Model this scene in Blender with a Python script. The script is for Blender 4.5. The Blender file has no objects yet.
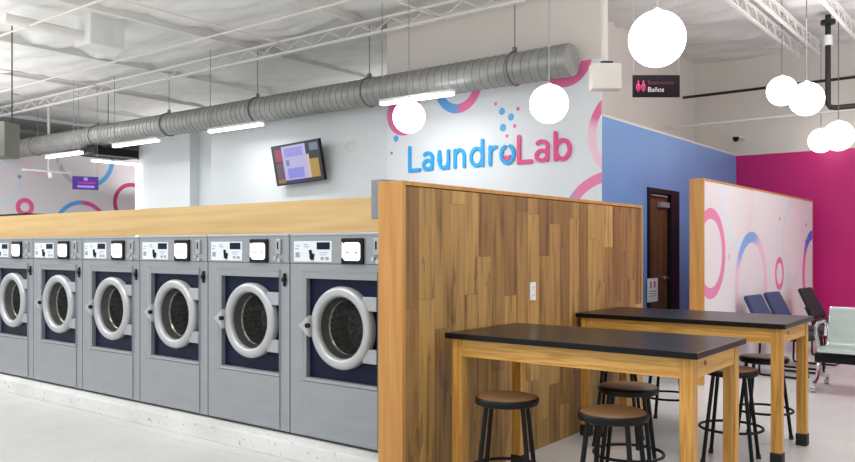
import bpy, bmesh, math, random
from mathutils import Vector, Matrix
random.seed(7)
PI = math.pi
sc = bpy.context.scene
C = sc.collection

# ---------------------------------------------------------------- camera
cam_data = bpy.data.cameras.new('camera')
cam = bpy.data.objects.new('camera', cam_data); C.objects.link(cam)
cam.location = (0, 0, 1.4)
cam.rotation_euler = (PI/2, 0, math.radians(37.77))
cam_data.sensor_width = 36.0
cam_data.lens = 793.4/855*36.0
cam_data.shift_y = (247.7-231)/855
cam_data.clip_end = 100
sc.camera = cam

# ---------------------------------------------------------------- light
sc.view_settings.view_transform = 'Standard'
sc.view_settings.look = 'None'
sc.view_settings.gamma = 1
sc.view_settings.use_curve_mapping = False
sc.view_settings.exposure = 0.22
world = bpy.data.worlds.new('daylight'); sc.world = world
world.use_nodes = True
world.node_tree.nodes['Background'].inputs[0].default_value = (0.87, 0.94, 1.0, 1)
world.node_tree.nodes['Background'].inputs[1].default_value = 0.85

def area(name, loc, sx, sy, power, color=(1, 1, 1), rot=(0, 0, 0)):
    l = bpy.data.lights.new(name, 'AREA'); l.shape = 'RECTANGLE'
    l.size = sx; l.size_y = sy; l.energy = power; l.color = color
    o = bpy.data.objects.new(name, l); C.objects.link(o)
    o.location = loc; o.rotation_euler = rot
    return o
# added area lights standing in for assumed ceiling fixtures, lifting the room's overall brightness
for i, (x, y, p) in enumerate([(-9, 2.2, 85), (-5, 1.2, 75), (-1.2, 2.0, 45), (-0.6, 5.5, 40), (-0.9, 9.0, 42),
                               (1.5, 10.5, 45), (-13.5, 2.5, 60), (-14.5, 6.5, 50)]):
    area('added_down_fill', (x, y, 3.9), 2.4, 0.5, p, (1, 0.985, 0.96))

# added unseen upward lights, belonging to no fixture, that brighten the white ceiling
for i, (x, y, p) in enumerate([(-11.5, 3.0, 80), (-6.5, 2.5, 80), (-2.0, 5.0, 60), (-0.5, 9.5, 90), (-9.0, 12.5, 80), (-16.0, 12.0, 60), (-15.0, 5.5, 60), (2.5, 8.0, 30)]):
    area('added_up_fill', (x, y, 2.7), 3.4, 2.4, p, (1, 0.985, 0.965), (PI, 0, 0))

# ---------------------------------------------------------------- materials
def s2l(c):
    return tuple(((v/255)/12.92 if v/255 <= 0.04045 else ((v/255+0.055)/1.055)**2.4) for v in c) + (1,)

def new_mat(name):
    m = bpy.data.materials.new(name); m.use_nodes = True
    nt = m.node_tree; b = nt.nodes['Principled BSDF']
    return m, nt, b

def N(nt, kind, **kw):
    n = nt.nodes.new(kind)
    for k, v in kw.items():
        if k.startswith('i_'):
            n.inputs[int(k[2:])].default_value = v
        else: setattr(n, k, v)
    return n

def math_n(nt, op, a, b=None, c=None, clamp=False):
    n = nt.nodes.new('ShaderNodeMath'); n.operation = op; n.use_clamp = clamp
    for i, v in enumerate((a, b, c)):
        if v is None: continue
        if isinstance(v, (int, float)): n.inputs[i].default_value = v
        else: nt.links.new(v, n.inputs[i])
    return n.outputs[0]

def mix_c(nt, fac, a, b, mode='MIX'):
    n = nt.nodes.new('ShaderNodeMix'); n.data_type = 'RGBA'; n.blend_type = mode
    for i, v in ((0, fac), (6, a), (7, b)):
        if isinstance(v, (int, float)): n.inputs[i].default_value = v
        elif isinstance(v, tuple): n.inputs[i].default_value = v
        else: nt.links.new(v, n.inputs[i])
    return n.outputs[2]

def coord(nt, scale=(1, 1, 1), loc=(0, 0, 0)):
    t = nt.nodes.new('ShaderNodeTexCoord'); m = nt.nodes.new('ShaderNodeMapping')
    m.inputs['Scale'].default_value = scale; m.inputs['Location'].default_value = loc
    nt.links.new(t.outputs['Object'], m.inputs['Vector'])
    return m.outputs[0]

def noise(nt, vec, scale=5, detail=3, rough=0.5):
    n = nt.nodes.new('ShaderNodeTexNoise'); nt.links.new(vec, n.inputs['Vector'])
    n.inputs['Scale'].default_value = scale; n.inputs['Detail'].default_value = detail
    n.inputs['Roughness'].default_value = rough
    return n.outputs['Fac']

def ramp(nt, fac, stops):
    r = nt.nodes.new('ShaderNodeValToRGB'); nt.links.new(fac, r.inputs[0])
    el = r.color_ramp.elements
    while len(el) > 1: el.remove(el[-1])
    el[0].position = stops[0][0]; el[0].color = stops[0][1]
    for p, c in stops[1:]:
        e = el.new(p); e.color = c
    return r.outputs[0]

def bump(nt, b, h, strength=0.3, dist=0.01):
    n = nt.nodes.new('ShaderNodeBump'); n.inputs['Strength'].default_value = strength
    n.inputs['Distance'].default_value = dist
    nt.links.new(h, n.inputs['Height']); nt.links.new(n.outputs[0], b.inputs['Normal'])

def simple(name, rgb, rough=0.5, metal=0.0, var=0.06, nscale=8, bumps=0.0, spec=0.5, stretch=(1, 1, 1)):
    m, nt, b = new_mat(name)
    c = s2l(rgb); v = coord(nt, stretch); f = noise(nt, v, nscale, 4)
    lo = tuple(max(0, x*(1-var*1.6)) for x in c[:3])+(1,)
    hi = tuple(min(1, x*(1+var)) for x in c[:3])+(1,)
    nt.links.new(ramp(nt, f, [(0.3, lo), (0.7, hi)]), b.inputs['Base Color'])
    b.inputs['Roughness'].default_value = rough; b.inputs['Metallic'].default_value = metal
    b.inputs['Specular IOR Level'].default_value = spec
    if bumps: bump(nt, b, f, bumps, 0.01)
    return m

def emit(name, rgb, strength, base=(1, 1, 1, 1)):
    m, nt, b = new_mat(name)
    b.inputs['Base Color'].default_value = base
    b.inputs['Emission Color'].default_value = s2l(rgb)
    b.inputs['Emission Strength'].default_value = strength
    return m

def wood(name, dark, light, axis='X', scale=1.0, rough=0.45, rings=1.0):
    """grain runs along the given axis"""
    m, nt, b = new_mat(name)
    st = {'X': (0.35, 7, 7), 'Y': (7, 0.35, 7), 'Z': (7, 7, 0.35)}[axis]
    v = coord(nt, tuple(s*scale for s in st))
    n1 = noise(nt, v, 1.3, 3, 0.55)
    w = math_n(nt, 'FRACT', math_n(nt, 'MULTIPLY', n1, 7.0*rings))
    w = math_n(nt, 'PINGPONG', w, 0.5)
    v2 = coord(nt, tuple(s*scale*5 for s in st)); n2 = noise(nt, v2, 2.5, 4, 0.6)
    f = math_n(nt, 'ADD', math_n(nt, 'MULTIPLY', w, 0.9), math_n(nt, 'MULTIPLY', n2, 0.55))
    nt.links.new(ramp(nt, f, [(0.2, s2l(dark)), (0.75, s2l(light))]), b.inputs['Base Color'])
    b.inputs['Roughness'].default_value = rough
    bump(nt, b, n2, 0.08, 0.003)
    return m

def plank_mat():
    m, nt, b = new_mat('acacia_planks')
    t = nt.nodes.new('ShaderNodeTexCoord'); s = nt.nodes.new('ShaderNodeSeparateXYZ')
    nt.links.new(t.outputs['Object'], s.inputs[0])
    y, z = s.outputs[1], s.outputs[2]
    rowf = math_n(nt, 'DIVIDE', y, 0.15); row = math_n(nt, 'FLOOR', rowf)
    wn = N(nt, 'ShaderNodeTexWhiteNoise', noise_dimensions='1D'); nt.links.new(row, wn.inputs['W'])
    zz = math_n(nt, 'ADD', math_n(nt, 'DIVIDE', z, 1.15), math_n(nt, 'MULTIPLY', wn.outputs[0], 7.0))
    cell = math_n(nt, 'FLOOR', zz)
    cv = N(nt, 'ShaderNodeCombineXYZ'); nt.links.new(row, cv.inputs[0]); nt.links.new(cell, cv.inputs[1])
    w2 = N(nt, 'ShaderNodeTexWhiteNoise', noise_dimensions='2D'); nt.links.new(cv.outputs[0], w2.inputs['Vector'])
    base = ramp(nt, w2.outputs[0], [(0.0, s2l((136, 100, 56))), (0.25, s2l((154, 117, 66))), (0.5, s2l((172, 133, 75))), (0.75, s2l((190, 149, 86))), (0.9, s2l((148, 111, 64))), (1.0, s2l((202, 160, 96)))])
    # streaks running up each plank, shifted from plank to plank
    gv = N(nt, 'ShaderNodeCombineXYZ')
    nt.links.new(math_n(nt, 'ADD', math_n(nt, 'MULTIPLY', y, 22.0), math_n(nt, 'MULTIPLY', w2.outputs[0], 90.0)), gv.inputs[1])
    nt.links.new(math_n(nt, 'MULTIPLY', z, 1.5), gv.inputs[2])
    g = noise(nt, gv.outputs[0], 1.0, 4, 0.55)
    col = mix_c(nt, 1.0, base, ramp(nt, g, [(0.28, (0.40, 0.34, 0.30, 1)), (0.48, (0.92, 0.92, 0.92, 1)), (0.75, (1.22, 1.2, 1.12, 1))]), 'MULTIPLY')
    gv2 = N(nt, 'ShaderNodeCombineXYZ')
    nt.links.new(math_n(nt, 'MULTIPLY', y, 9.0), gv2.inputs[1]); nt.links.new(math_n(nt, 'MULTIPLY', z, 2.2), gv2.inputs[2])
    kn = noise(nt, gv2.outputs[0], 1.0, 3, 0.5)
    col = mix_c(nt, math_n(nt, 'MULTIPLY', math_n(nt, 'GREATER_THAN', kn, 0.655), 0.45), col, s2l((82, 56, 34)))
    # seams
    fy = math_n(nt, 'PINGPONG', rowf, 0.5); seam = math_n(nt, 'LESS_THAN', fy, 0.012)
    fz = math_n(nt, 'PINGPONG', zz, 0.5); seam2 = math_n(nt, 'LESS_THAN', fz, 0.0018)
    sm = math_n(nt, 'MAXIMUM', seam, seam2)
    col = mix_c(nt, math_n(nt, 'MULTIPLY', sm, 0.4), col, s2l((60, 42, 28)))
    nt.links.new(col, b.inputs['Base Color']); b.inputs['Roughness'].default_value = 0.42
    bump(nt, b, math_n(nt, 'SUBTRACT', 1.0, sm), 0.2, 0.003)
    return m

def mural(name, base, u_axis, rings, dots, top=None, upper=None, nscale=3):
    """painted rings and dots: ring = (u, v, r_in, r_out, colour A, colour B, angle of B); coordinates in metres on the wall"""
    m, nt, b = new_mat(name)
    t = nt.nodes.new('ShaderNodeTexCoord'); s = nt.nodes.new('ShaderNodeSeparateXYZ')
    nt.links.new(t.outputs['Object'], s.inputs[0])
    u = s.outputs[u_axis]; v = s.outputs[2]
    col = s2l(base)
    for ring in rings:
        (cu, cv, ri, ro, ca, cb, ang) = ring[:7]; th = ring[7] if len(ring) > 7 else 0.0
        du = math_n(nt, 'SUBTRACT', u, cu); dv = math_n(nt, 'SUBTRACT', v, cv)
        d = math_n(nt, 'SQRT', math_n(nt, 'ADD', math_n(nt, 'MULTIPLY', du, du), math_n(nt, 'MULTIPLY', dv, dv)))
        msk = math_n(nt, 'MULTIPLY', math_n(nt, 'GREATER_THAN', d, ri), math_n(nt, 'LESS_THAN', d, ro))
        pr = math_n(nt, 'ADD', math_n(nt, 'MULTIPLY', du, math.cos(ang)/ro), math_n(nt, 'MULTIPLY', dv, math.sin(ang)/ro))
        f = math_n(nt, 'MULTIPLY_ADD', pr, 4.0, 0.5-4.0*th, clamp=True)
        rc = mix_c(nt, f, s2l(ca), s2l(cb))
        col = mix_c(nt, msk, col, rc)
    for (cu, cv, r, c) in dots:
        du = math_n(nt, 'SUBTRACT', u, cu); dv = math_n(nt, 'SUBTRACT', v, cv)
        d = math_n(nt, 'SQRT', math_n(nt, 'ADD', math_n(nt, 'MULTIPLY', du, du), math_n(nt, 'MULTIPLY', dv, dv)))
        col = mix_c(nt, math_n(nt, 'LESS_THAN', d, r), col, s2l(c))
    if top is not None:
        col = mix_c(nt, math_n(nt, 'GREATER_THAN', v, top), col, s2l(upper))
    nt.links.new(col, b.inputs['Base Color']) if not isinstance(col, tuple) else None
    b.inputs['Roughness'].default_value = 0.55
    n = noise(nt, coord(nt), 40, 2); bump(nt, b, n, 0.05, 0.002)
    return m

def floor_mat():
    m, nt, b = new_mat('polished_terrazzo')
    v = coord(nt)
    vo = N(nt, 'ShaderNodeTexVoronoi'); nt.links.new(v, vo.inputs['Vector']); vo.inputs['Scale'].default_value = 38
    sp = ramp(nt, vo.outputs['Distance'], [(0.10, s2l((132, 132, 132))), (0.26, s2l((206, 205, 203)))])
    wn = noise(nt, v, 24, 3)
    sp = mix_c(nt, math_n(nt, 'GREATER_THAN', wn, 0.56), s2l((208, 207, 205)), sp)
    big = noise(nt, v, 0.9, 4, 0.6)
    col = mix_c(nt, 0.9, sp, ramp(nt, big, [(0.3, (0.76, 0.77, 0.78, 1)), (0.7, (1, 1, 1, 1))]), 'MULTIPLY')
    # zinc divider strips
    s = nt.nodes.new('ShaderNodeSeparateXYZ'); nt.links.new(v, s.inputs[0])
    j1 = math_n(nt, 'LESS_THAN', math_n(nt, 'PINGPONG', math_n(nt, 'ADD', s.outputs[0], 0.3), 1.83), 0.006)
    j2 = math_n(nt, 'LESS_THAN', math_n(nt, 'PINGPONG', math_n(nt, 'ADD', s.outputs[1], 0.2), 1.83), 0.006)
    col = mix_c(nt, math_n(nt, 'MULTIPLY', math_n(nt, 'MAXIMUM', j1, j2), 0.4), col, s2l((150, 148, 145)))
    nt.links.new(col, b.inputs['Base Color'])
    b.inputs['Roughness'].default_value = 0.28
    return m

def plinth_mat():
    m, nt, b = new_mat('speckled_concrete')
    v = coord(nt)
    n = noise(nt, v, 26, 5, 0.7); n2 = noise(nt, v, 2.2, 3)
    th = math_n(nt, 'GREATER_THAN', n, 0.63)
    col = mix_c(nt, th, ramp(nt, n2, [(0.3, s2l((214, 213, 210))), (0.7, s2l((232, 232, 230)))]), s2l((165, 162, 156)))
    nt.links.new(col, b.inputs['Base Color']); b.inputs['Roughness'].default_value = 0.5
    bump(nt, b, n, 0.1, 0.004)
    return m

PINK = (226, 110, 160); PALEP = (240, 200, 216); BLUE = (92, 164, 226); PALEB = (196, 220, 236); GREYB = (206, 216, 226)
M = {}
M['floor'] = floor_mat()
M['plinth'] = plinth_mat()
M['paint'] = simple('warm_white_paint', (214, 207, 200), 0.7, var=0.02, nscale=1.5)
M['paint_white'] = simple('cool_white_paint', (216, 220, 222), 0.65, var=0.015, nscale=1.2)
M['blue'] = simple('blue_paint', (112, 152, 208), 0.38, var=0.04, nscale=0.8)
M['magenta'] = simple('magenta_paint', (196, 14, 112), 0.45, var=0.03, nscale=0.8)
M['ceil'] = simple('white_sprayed_insulation', (216, 216, 214), 0.6, var=0.05, nscale=2.2, bumps=0.5, stretch=(1, 2.5, 1))
M['steelwhite'] = simple('white_painted_steel', (216, 214, 210), 0.55, var=0.03, nscale=3)
M['planks'] = plank_mat()
M['post'] = wood('oiled_pine_trim', (186, 126, 60), (202, 148, 80), 'Z', 0.7, 0.45)
M['ply'] = wood('maple_plywood', (192, 156, 100), (210, 177, 122), 'X', 0.45, 0.5, 0.7)
M['oakX'] = wood('oak_along_table', (192, 132, 52), (226, 176, 92), 'X', 1.5, 0.4, 1.3)
M['oakY'] = wood('oak_across_table', (194, 134, 54), (226, 174, 90), 'Y', 1.2, 0.4)
M['oakZ'] = wood('oak_leg', (184, 124, 46), (218, 164, 78), 'Z', 1.2, 0.4)
M['epoxy'] = simple('black_epoxy_resin', (14, 12, 12), 0.3, var=0.08, nscale=30, spec=0.25)
M['washer'] = simple('brushed_grey_steel', (158, 161, 164), 0.36, 0.45, var=0.03, nscale=3, stretch=(1, 1, 6))
M['washer_lt'] = simple('satin_light_steel', (176, 178, 181), 0.34, 0.45, var=0.03, nscale=3)
M['ringsteel'] = simple('cast_aluminium', (186, 187, 188), 0.38, 0.35, var=0.03, nscale=10)
M['navy'] = simple('navy_enamel', (9, 18, 48), 0.4, var=0.08, nscale=4, spec=0.2)
M['black'] = simple('black_plastic', (16, 16, 18), 0.45, var=0.1, nscale=14, spec=0.25)
M['blackmetal'] = simple('black_powder_coat', (14, 13, 13), 0.42, var=0.1, nscale=20, spec=0.25)
M['drum'] = simple('drum_steel', (150, 146, 134), 0.3, 0.85, var=0.35, nscale=50)
M['chrome'] = simple('chrome', (205, 207, 208), 0.16, 0.95, var=0.03, nscale=8)
M['labelw'] = simple('printed_white_label', (225, 229, 233), 0.4, var=0.02, nscale=60)
M['labelg'] = simple('grey_label_print', (150, 158, 168), 0.5, var=0.05, nscale=60)
M['seat'] = simple('hardboard_seat', (116, 82, 52), 0.5, var=0.08, nscale=16)
M['rubber'] = simple('black_rubber', (22, 22, 23), 0.6, var=0.1, nscale=20)
M['duct'] = simple('galvanised_duct', (154, 154, 151), 0.42, 0.45, var=0.1, nscale=5)
M['ductrib'] = simple('galvanised_seam', (118, 118, 116), 0.45, 0.4, var=0.08, nscale=9)
M['gasket'] = simple('grey_door_gasket', (66, 65, 64), 0.4, var=0.1, nscale=14)
M['globe'] = emit('lit_opal_glass', (255, 252, 246), 3.2)
M['led'] = emit('lit_led_diffuser', (248, 251, 255), 5.0)
M['disp'] = emit('lit_panel_display', (236, 238, 250), 0.9)
M['redled'] = emit('lit_red_edge', (220, 40, 90), 0.8)
M['plate'] = simple('white_plastic', (235, 235, 232), 0.4, var=0.01, nscale=10)
M['navyfab'] = simple('navy_fabric', (54, 62, 98), 0.8, var=0.12, nscale=60, bumps=0.2)
M['blackfab'] = simple('black_fabric', (34, 33, 38), 0.8, var=0.12, nscale=60, bumps=0.2)
M['perf'] = simple('silver_perforated_steel', (158, 168, 164), 0.4, 0.5, var=0.04, nscale=20)
M['olive'] = simple('weathered_grey_green_metal', (122, 124, 112), 0.6, 0.2, var=0.06, nscale=3)
M['dark_brown'] = wood('dark_walnut_door', (74, 46, 14), (112, 72, 26), 'Z', 0.6, 0.4)
M['signblack'] = simple('black_sign_face', (22, 14, 20), 0.6, var=0.05, nscale=8, spec=0.15)
M['signpurple'] = emit('lit_purple_sign', (60, 28, 130), 0.15, s2l((60, 30, 120)))
M['signmag'] = emit('lit_magenta_print', (170, 40, 160), 0.1, s2l((150, 30, 140)))
M['signlilac'] = emit('lit_lilac_print', (150, 120, 220), 0.2, s2l((150, 120, 210)))
M['magprint'] = simple('magenta_print', (206, 52, 110), 0.5, var=0.02, nscale=10)
M['dkmagprint'] = simple('dark_magenta_print', (88, 18, 48), 0.5, var=0.02, nscale=10)
M['txtwhite'] = simple('white_print', (226, 214, 216), 0.5, var=0.01, nscale=10)
M['sblue'] = simple('sky_blue_letter', (30, 160, 222), 0.45, var=0.02, nscale=6)
M['spink'] = simple('hot_pink_letter', (222, 72, 136), 0.45, var=0.02, nscale=6)
M['greybox'] = simple('grey_box_paint', (136, 136, 142), 0.5, var=0.03, nscale=6)
M['amber'] = simple('black_iron_pipe', (38, 36, 36), 0.5, 0.3, var=0.1, nscale=10)

# ---------------------------------------------------------------- geometry helpers
def obj(name, bm, mat, parent=None, smooth=False, loc=None):
    bmesh.ops.recalc_face_normals(bm, faces=bm.faces[:])
    me = bpy.data.meshes.new(name); bm.to_mesh(me); bm.free()
    if smooth:
        for p in me.polygons: p.use_smooth = True
        try: me.set_sharp_from_angle(angle=math.radians(42))
        except Exception: pass
    me.materials.append(mat)
    o = bpy.data.objects.new(name, me); C.objects.link(o)
    if parent: o.parent = parent
    if loc: o.location = loc
    return o

def thing(name, label, cat, loc=(0, 0, 0), rz=0, group=None):
    o = bpy.data.objects.new(name, None); C.objects.link(o)
    o.empty_display_size = 0.1
    o.location = loc; o.rotation_euler = (0, 0, rz); o['label'] = label; o['category'] = cat
    if group: o['group'] = group
    return o

def tag(o, label, cat, group=None):
    o['label'] = label; o['category'] = cat
    if group: o['group'] = group
    return o

def struct(o):
    o['kind'] = 'structure'; return o

def dup(root, loc, rz=None, label=None, group=None):
    def cp(o, par):
        c = o.copy(); C.objects.link(c)
        if par: c.parent = par
        for ch in list(o.children): cp(ch, c)
        return c
    r = cp(root, None); r.location = loc
    if rz is not None: r.rotation_euler = (0, 0, rz)
    if label: r['label'] = label
    if group: r['group'] = group
    return r

def box(bm, x0, x1, y0, y1, z0, z1, bev=0.0, seg=2):
    r = bmesh.ops.create_cube(bm, size=1.0)
    vs = r['verts']
    for v in vs:
        v.co = Vector(((x0+x1)/2+v.co.x*(x1-x0), (y0+y1)/2+v.co.y*(y1-y0), (z0+z1)/2+v.co.z*(z1-z0)))
    if bev:
        es = list({e for v in vs for e in v.link_edges})
        bmesh.ops.bevel(bm, geom=es, offset=bev, segments=seg, profile=0.5, affect='EDGES')
    return bm

def bx(*a, **k):
    return box(bmesh.new(), *a, **k)

def tube(bm, pts, r, n=10, closed=False, cap=True):
    pts = [Vector(p) for p in pts]; rings = []
    L = len(pts); up = None
    for i, p in enumerate(pts):
        if closed: d = (pts[(i+1) % L]-pts[i-1]).normalized()
        else: d = (pts[min(i+1, L-1)]-pts[max(i-1, 0)]).normalized()
        if up is None:
            up = Vector((0, 0, 1)) if abs(d.z) < 0.9 else Vector((1, 0, 0))
        s = d.cross(up)
        if s.length < 1e-4: s = d.cross(Vector((0, 1, 0)))
        s.normalize(); up2 = s.cross(d).normalized(); up = up2
        rr = r[i] if isinstance(r, (list, tuple)) else r
        rings.append([bm.verts.new(p+s*math.cos(2*PI*k/n)*rr+up2*math.sin(2*PI*k/n)*rr) for k in range(n)])
    m = L if closed else L-1
    for i in range(m):
        a, b = rings[i], rings[(i+1) % L]
        for k in range(n):
            bm.faces.new((a[k], a[(k+1) % n], b[(k+1) % n], b[k]))
    if cap and not closed:
        bm.faces.new(rings[0]); bm.faces.new(rings[-1])
    return bm

def tb(pts, r, n=10, closed=False):
    return tube(bmesh.new(), pts, r, n, closed)

def lathe(bm, prof, n=32, axis='Z', c=(0, 0, 0)):
    """prof = [(radius, along)]; axis Z or Y"""
    rings = []
    for (r, h) in prof:
        ring = []
        for k in range(n):
            a = 2*PI*k/n
            if axis == 'Z': p = (c[0]+r*math.cos(a), c[1]+r*math.sin(a), c[2]+h)
            elif axis == 'Y': p = (c[0]+r*math.cos(a), c[1]+h, c[2]+r*math.sin(a))
            else: p = (c[0]+h, c[1]+r*math.cos(a), c[2]+r*math.sin(a))
            ring.append(bm.verts.new(p))
        rings.append(ring)
    for i in range(len(rings)-1):
        a, b = rings[i], rings[i+1]
        for k in range(n):
            bm.faces.new((a[k], a[(k+1) % n], b[(k+1) % n], b[k]))
    bmesh.ops.remove_doubles(bm, verts=bm.verts[:], dist=1e-6)
    return bm

def arc(cx, cy, r, a0, a1, n=14, ry=None):
    ry = ry or r
    return [(cx+r*math.cos(math.radians(a0+(a1-a0)*i/n)), cy+ry*math.sin(math.radians(a0+(a1-a0)*i/n))) for i in range(n+1)]

def stroke(bm, pts, w, depth=0.02, closed=False, capn=6, rnd=True):
    """flat round-ended ribbon in the XZ plane with real thickness along -Y"""
    P = [Vector((p[0], p[1])) for p in pts]; L = len(P)
    left, right = [], []
    for i in range(L):
        if closed: d = P[(i+1) % L]-P[i-1]
        elif i == 0: d = P[1]-P[0]
        elif i == L-1: d = P[-1]-P[-2]
        else: d = (P[i+1]-P[i]).normalized()+(P[i]-P[i-1]).normalized()
        d.normalize(); nrm = Vector((-d.y, d.x))
        k = 1.0
        if 0 < i < L-1 and not closed:
            dd = (P[i+1]-P[i]).normalized(); c = abs(nrm.dot(Vector((-dd.y, dd.x)))); k = 1/max(c, 0.6)
        left.append(P[i]+nrm*w/2*k); right.append(P[i]-nrm*w/2*k)
    def vert(p, y): return bm.verts.new((p.x, y, p.y))
    if closed:
        lf = [vert(p, -depth) for p in left]; rf = [vert(p, -depth) for p in right]
        lb = [vert(p, 0) for p in left]; rb = [vert(p, 0) for p in right]
        for i in range(L):
            j = (i+1) % L
            bm.faces.new((lf[i], lf[j], rf[j], rf[i])); bm.faces.new((lb[i], rb[i], rb[j], lb[j]))
            bm.faces.new((lf[i], lb[i], lb[j], lf[j])); bm.faces.new((rf[i], rf[j], rb[j], rb[i]))
        return bm
    def cap(p, d, w):
        a0 = math.atan2(d.y, d.x)
        return [p+Vector((math.cos(a0-PI/2+PI*i/capn), math.sin(a0-PI/2+PI*i/capn)))*w/2 for i in range(1, capn)] if rnd else []
    d1 = (P[-1]-P[-2]).normalized(); d0 = (P[0]-P[1]).normalized()
    outline = right + cap(P[-1], d1, w) + left[::-1] + cap(P[0], d0, w)
    # faces as quads plus caps
    f = [vert(p, -depth) for p in outline]; b = [vert(p, 0) for p in outline]
    n = len(outline); nc = len(cap(P[-1], d1, w))
    for ring, flip in ((f, 1), (b, 0)):
        R_ = ring[:L]; Lx = ring[L+nc:L+nc+L][::-1]
        for i in range(L-1):
            bm.faces.new((R_[i], R_[i+1], Lx[i+1], Lx[i]))
        if nc:
            bm.faces.new([R_[-1]]+ring[L:L+nc]+[Lx[-1]])
            bm.faces.new([Lx[0]]+ring[L+nc+L:]+[R_[0]])
    for i in range(n):
        j = (i+1) % n
        bm.faces.new((f[i], b[i], b[j], f[j]))
    return bm

def text_mesh(s, size, depth=0.002):
    cu = bpy.data.curves.new('txt', 'FONT'); cu.body = s; cu.size = size; cu.extrude = depth
    o = bpy.data.objects.new('txt', cu); C.objects.link(o)
    dg = bpy.context.evaluated_depsgraph_get(); dg.update()
    me = bpy.data.meshes.new_from_object(o.evaluated_get(dg))
    bm = bmesh.new(); bm.from_mesh(me)
    bpy.data.objects.remove(o); bpy.data.curves.remove(cu); bpy.data.meshes.remove(me)
    return bm      # lies in XY, extruded along Z

def xform(bm, mat4):
    bmesh.ops.transform(bm, matrix=mat4, verts=bm.verts[:]); return bm

# ================================================================ STRUCTURE
CZ = 4.5
struct(obj('floor', bx(-28.2, 6, -3, 22.2, -0.1, 0), M['floor']))

# ceiling: white insulation batts sagging between the purlins
bm = bmesh.new()
nx, ny = 300, 230
X0, X1, Y0, Y1 = -28.2, 6.0, -1.0, 22.2
from mathutils import noise as mnoise
PUR = [-25.8, -23.5, -21.2, -18.9, -16.6, -14.3, -12.0, -9.5, -7.25, -4.95, -2.7, -0.4, 1.9, 4.2]
grid = []
for i in range(nx+1):
    row = []
    x = X0+(X1-X0)*i/nx
    near = min(abs(x-p) for p in PUR); sag = min(near/1.1, 1.0)
    for j in range(ny+1):
        y = Y0+(Y1-Y0)*j/ny
        z = CZ+0.01-0.035*math.sin(sag*PI/2)
        z += 0.07*mnoise.noise(Vector((x*0.8, y*1.9, 1.0)))+0.05*mnoise.noise(Vector((x*1.4, y*4.6, 5.0)))+0.02*mnoise.noise(Vector((x*3.0, y*6.0, 3.0)))
        z -= 0.05*abs(mnoise.noise(Vector((x*0.6, y*3.3, 9.0))))
        row.append(bm.verts.new((x, y, z)))
    grid.append(row)
for i in range(nx):
    for j in range(ny):
        bm.faces.new((grid[i][j], grid[i+1][j], grid[i+1][j+1], grid[i][j+1]))
c_ = struct(obj('ceiling', bm, M['ceil'], smooth=True))
sm = c_.modifiers.new('thickness', 'SOLIDIFY'); sm.thickness = 0.1; sm.offset = 1 if c_.data.polygons[0].normal.z > 0 else -1

# walls
MURAL_RINGS = [
    (-6.84, 3.22, 0.17, 0.30, PINK, PINK, 0),
    (-5.94, 3.50, 0.25, 0.37, BLUE, PINK, 0),
    (-4.40, 3.62, 0.21, 0.345, PINK, PINK, 0),
    (-3.55, 2.68, 0.46, 0.56, (240, 200, 215), PINK, 1.3),
    (-3.80, 1.60, 0.55, 0.67, BLUE, (232, 130, 172), 0.55, -0.35)]
MURAL_DOTS = [(-5.272, 3.082, 0.045, BLUE), (-5.142, 3.0, 0.045, BLUE), (-5.257, 2.88, 0.048, BLUE), (-5.365, 3.187, 0.022, PINK),
              (-5.042, 3.088, 0.025, PINK), (-5.089, 2.885, 0.025, PINK), (-5.199, 2.773, 0.022, PINK), (-6.979, 2.891, 0.045, BLUE), (-7.057, 2.70, 0.02, (120, 130, 140))]
M['mural'] = mural('sign_wall_mural', (221, 225, 229), 0, MURAL_RINGS, MURAL_DOTS, 3.55, (214, 207, 200))
struct(obj('wall_back_mural', bx(-7.14, -3.95, 8.305, 8.33, 0, CZ+0.1), M['mural']))
struct(obj('wall_back_television', bx(-11.06, -7.14, 8.33, 8.45, 0, 3.62), M['paint_white']))
struct(obj('wall_back_recess', bx(-12.65, -11.06, 9.1, 9.6, 0, 3.62), M['paint_white']))
struct(obj('wall_back_return', bx(-11.1, -11.0, 8.45, 9.1, 0, 3.62), M['paint_white']))
struct(obj('wall_back_pier', bx(-14.1, -12.45, 8.9, 9.6, 0, 3.62), M['paint_white']))
LEFT_RINGS = [(8.52, 2.31, 0.10, 0.205, (226, 96, 150), (226, 96, 150), 0),
              (9.85, 1.84, 0.58, 0.68, BLUE, (214, 80, 150), 0.0),
              (7.90, 2.85, 0.46, 0.54, GREYB, GREYB, 0),
              (11.15, 2.52, 0.40, 0.50, (196, 54, 110), (196, 54, 110), 0),
              (9.95, 3.55, 0.62, 0.73, (186, 180, 190), BLUE, 0.0),
              (8.9, 3.5, 0.4, 0.46, PALEP, GREYB, 0.5)]
M['mural_left'] = mural('left_wall_mural', (222, 214, 218), 1, LEFT_RINGS, [(10.02, 1.95+0.25, 0.03, (110, 90, 110)), (8.4, 2.98, 0.04, (150, 140, 150))], 3.62, (180, 178, 174))
struct(obj('wall_left', bx(-18.2, -18.0, 2.0, 13.5, 0, 3.62), M['mural_left']))

struct(obj('wall_far_left', bx(-28.2, -28.0, -3, 22, 0, CZ+0.1), M['paint']))
struct(obj('wall_far_back', bx(-28.2, -4.72, 22, 22.2, 0, CZ+0.1), M['paint']))
struct(obj('wall_back_divider', bx(-7.14, -4.73, 8.34, 8.45, 0, CZ+0.1), M['paint']))

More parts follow.
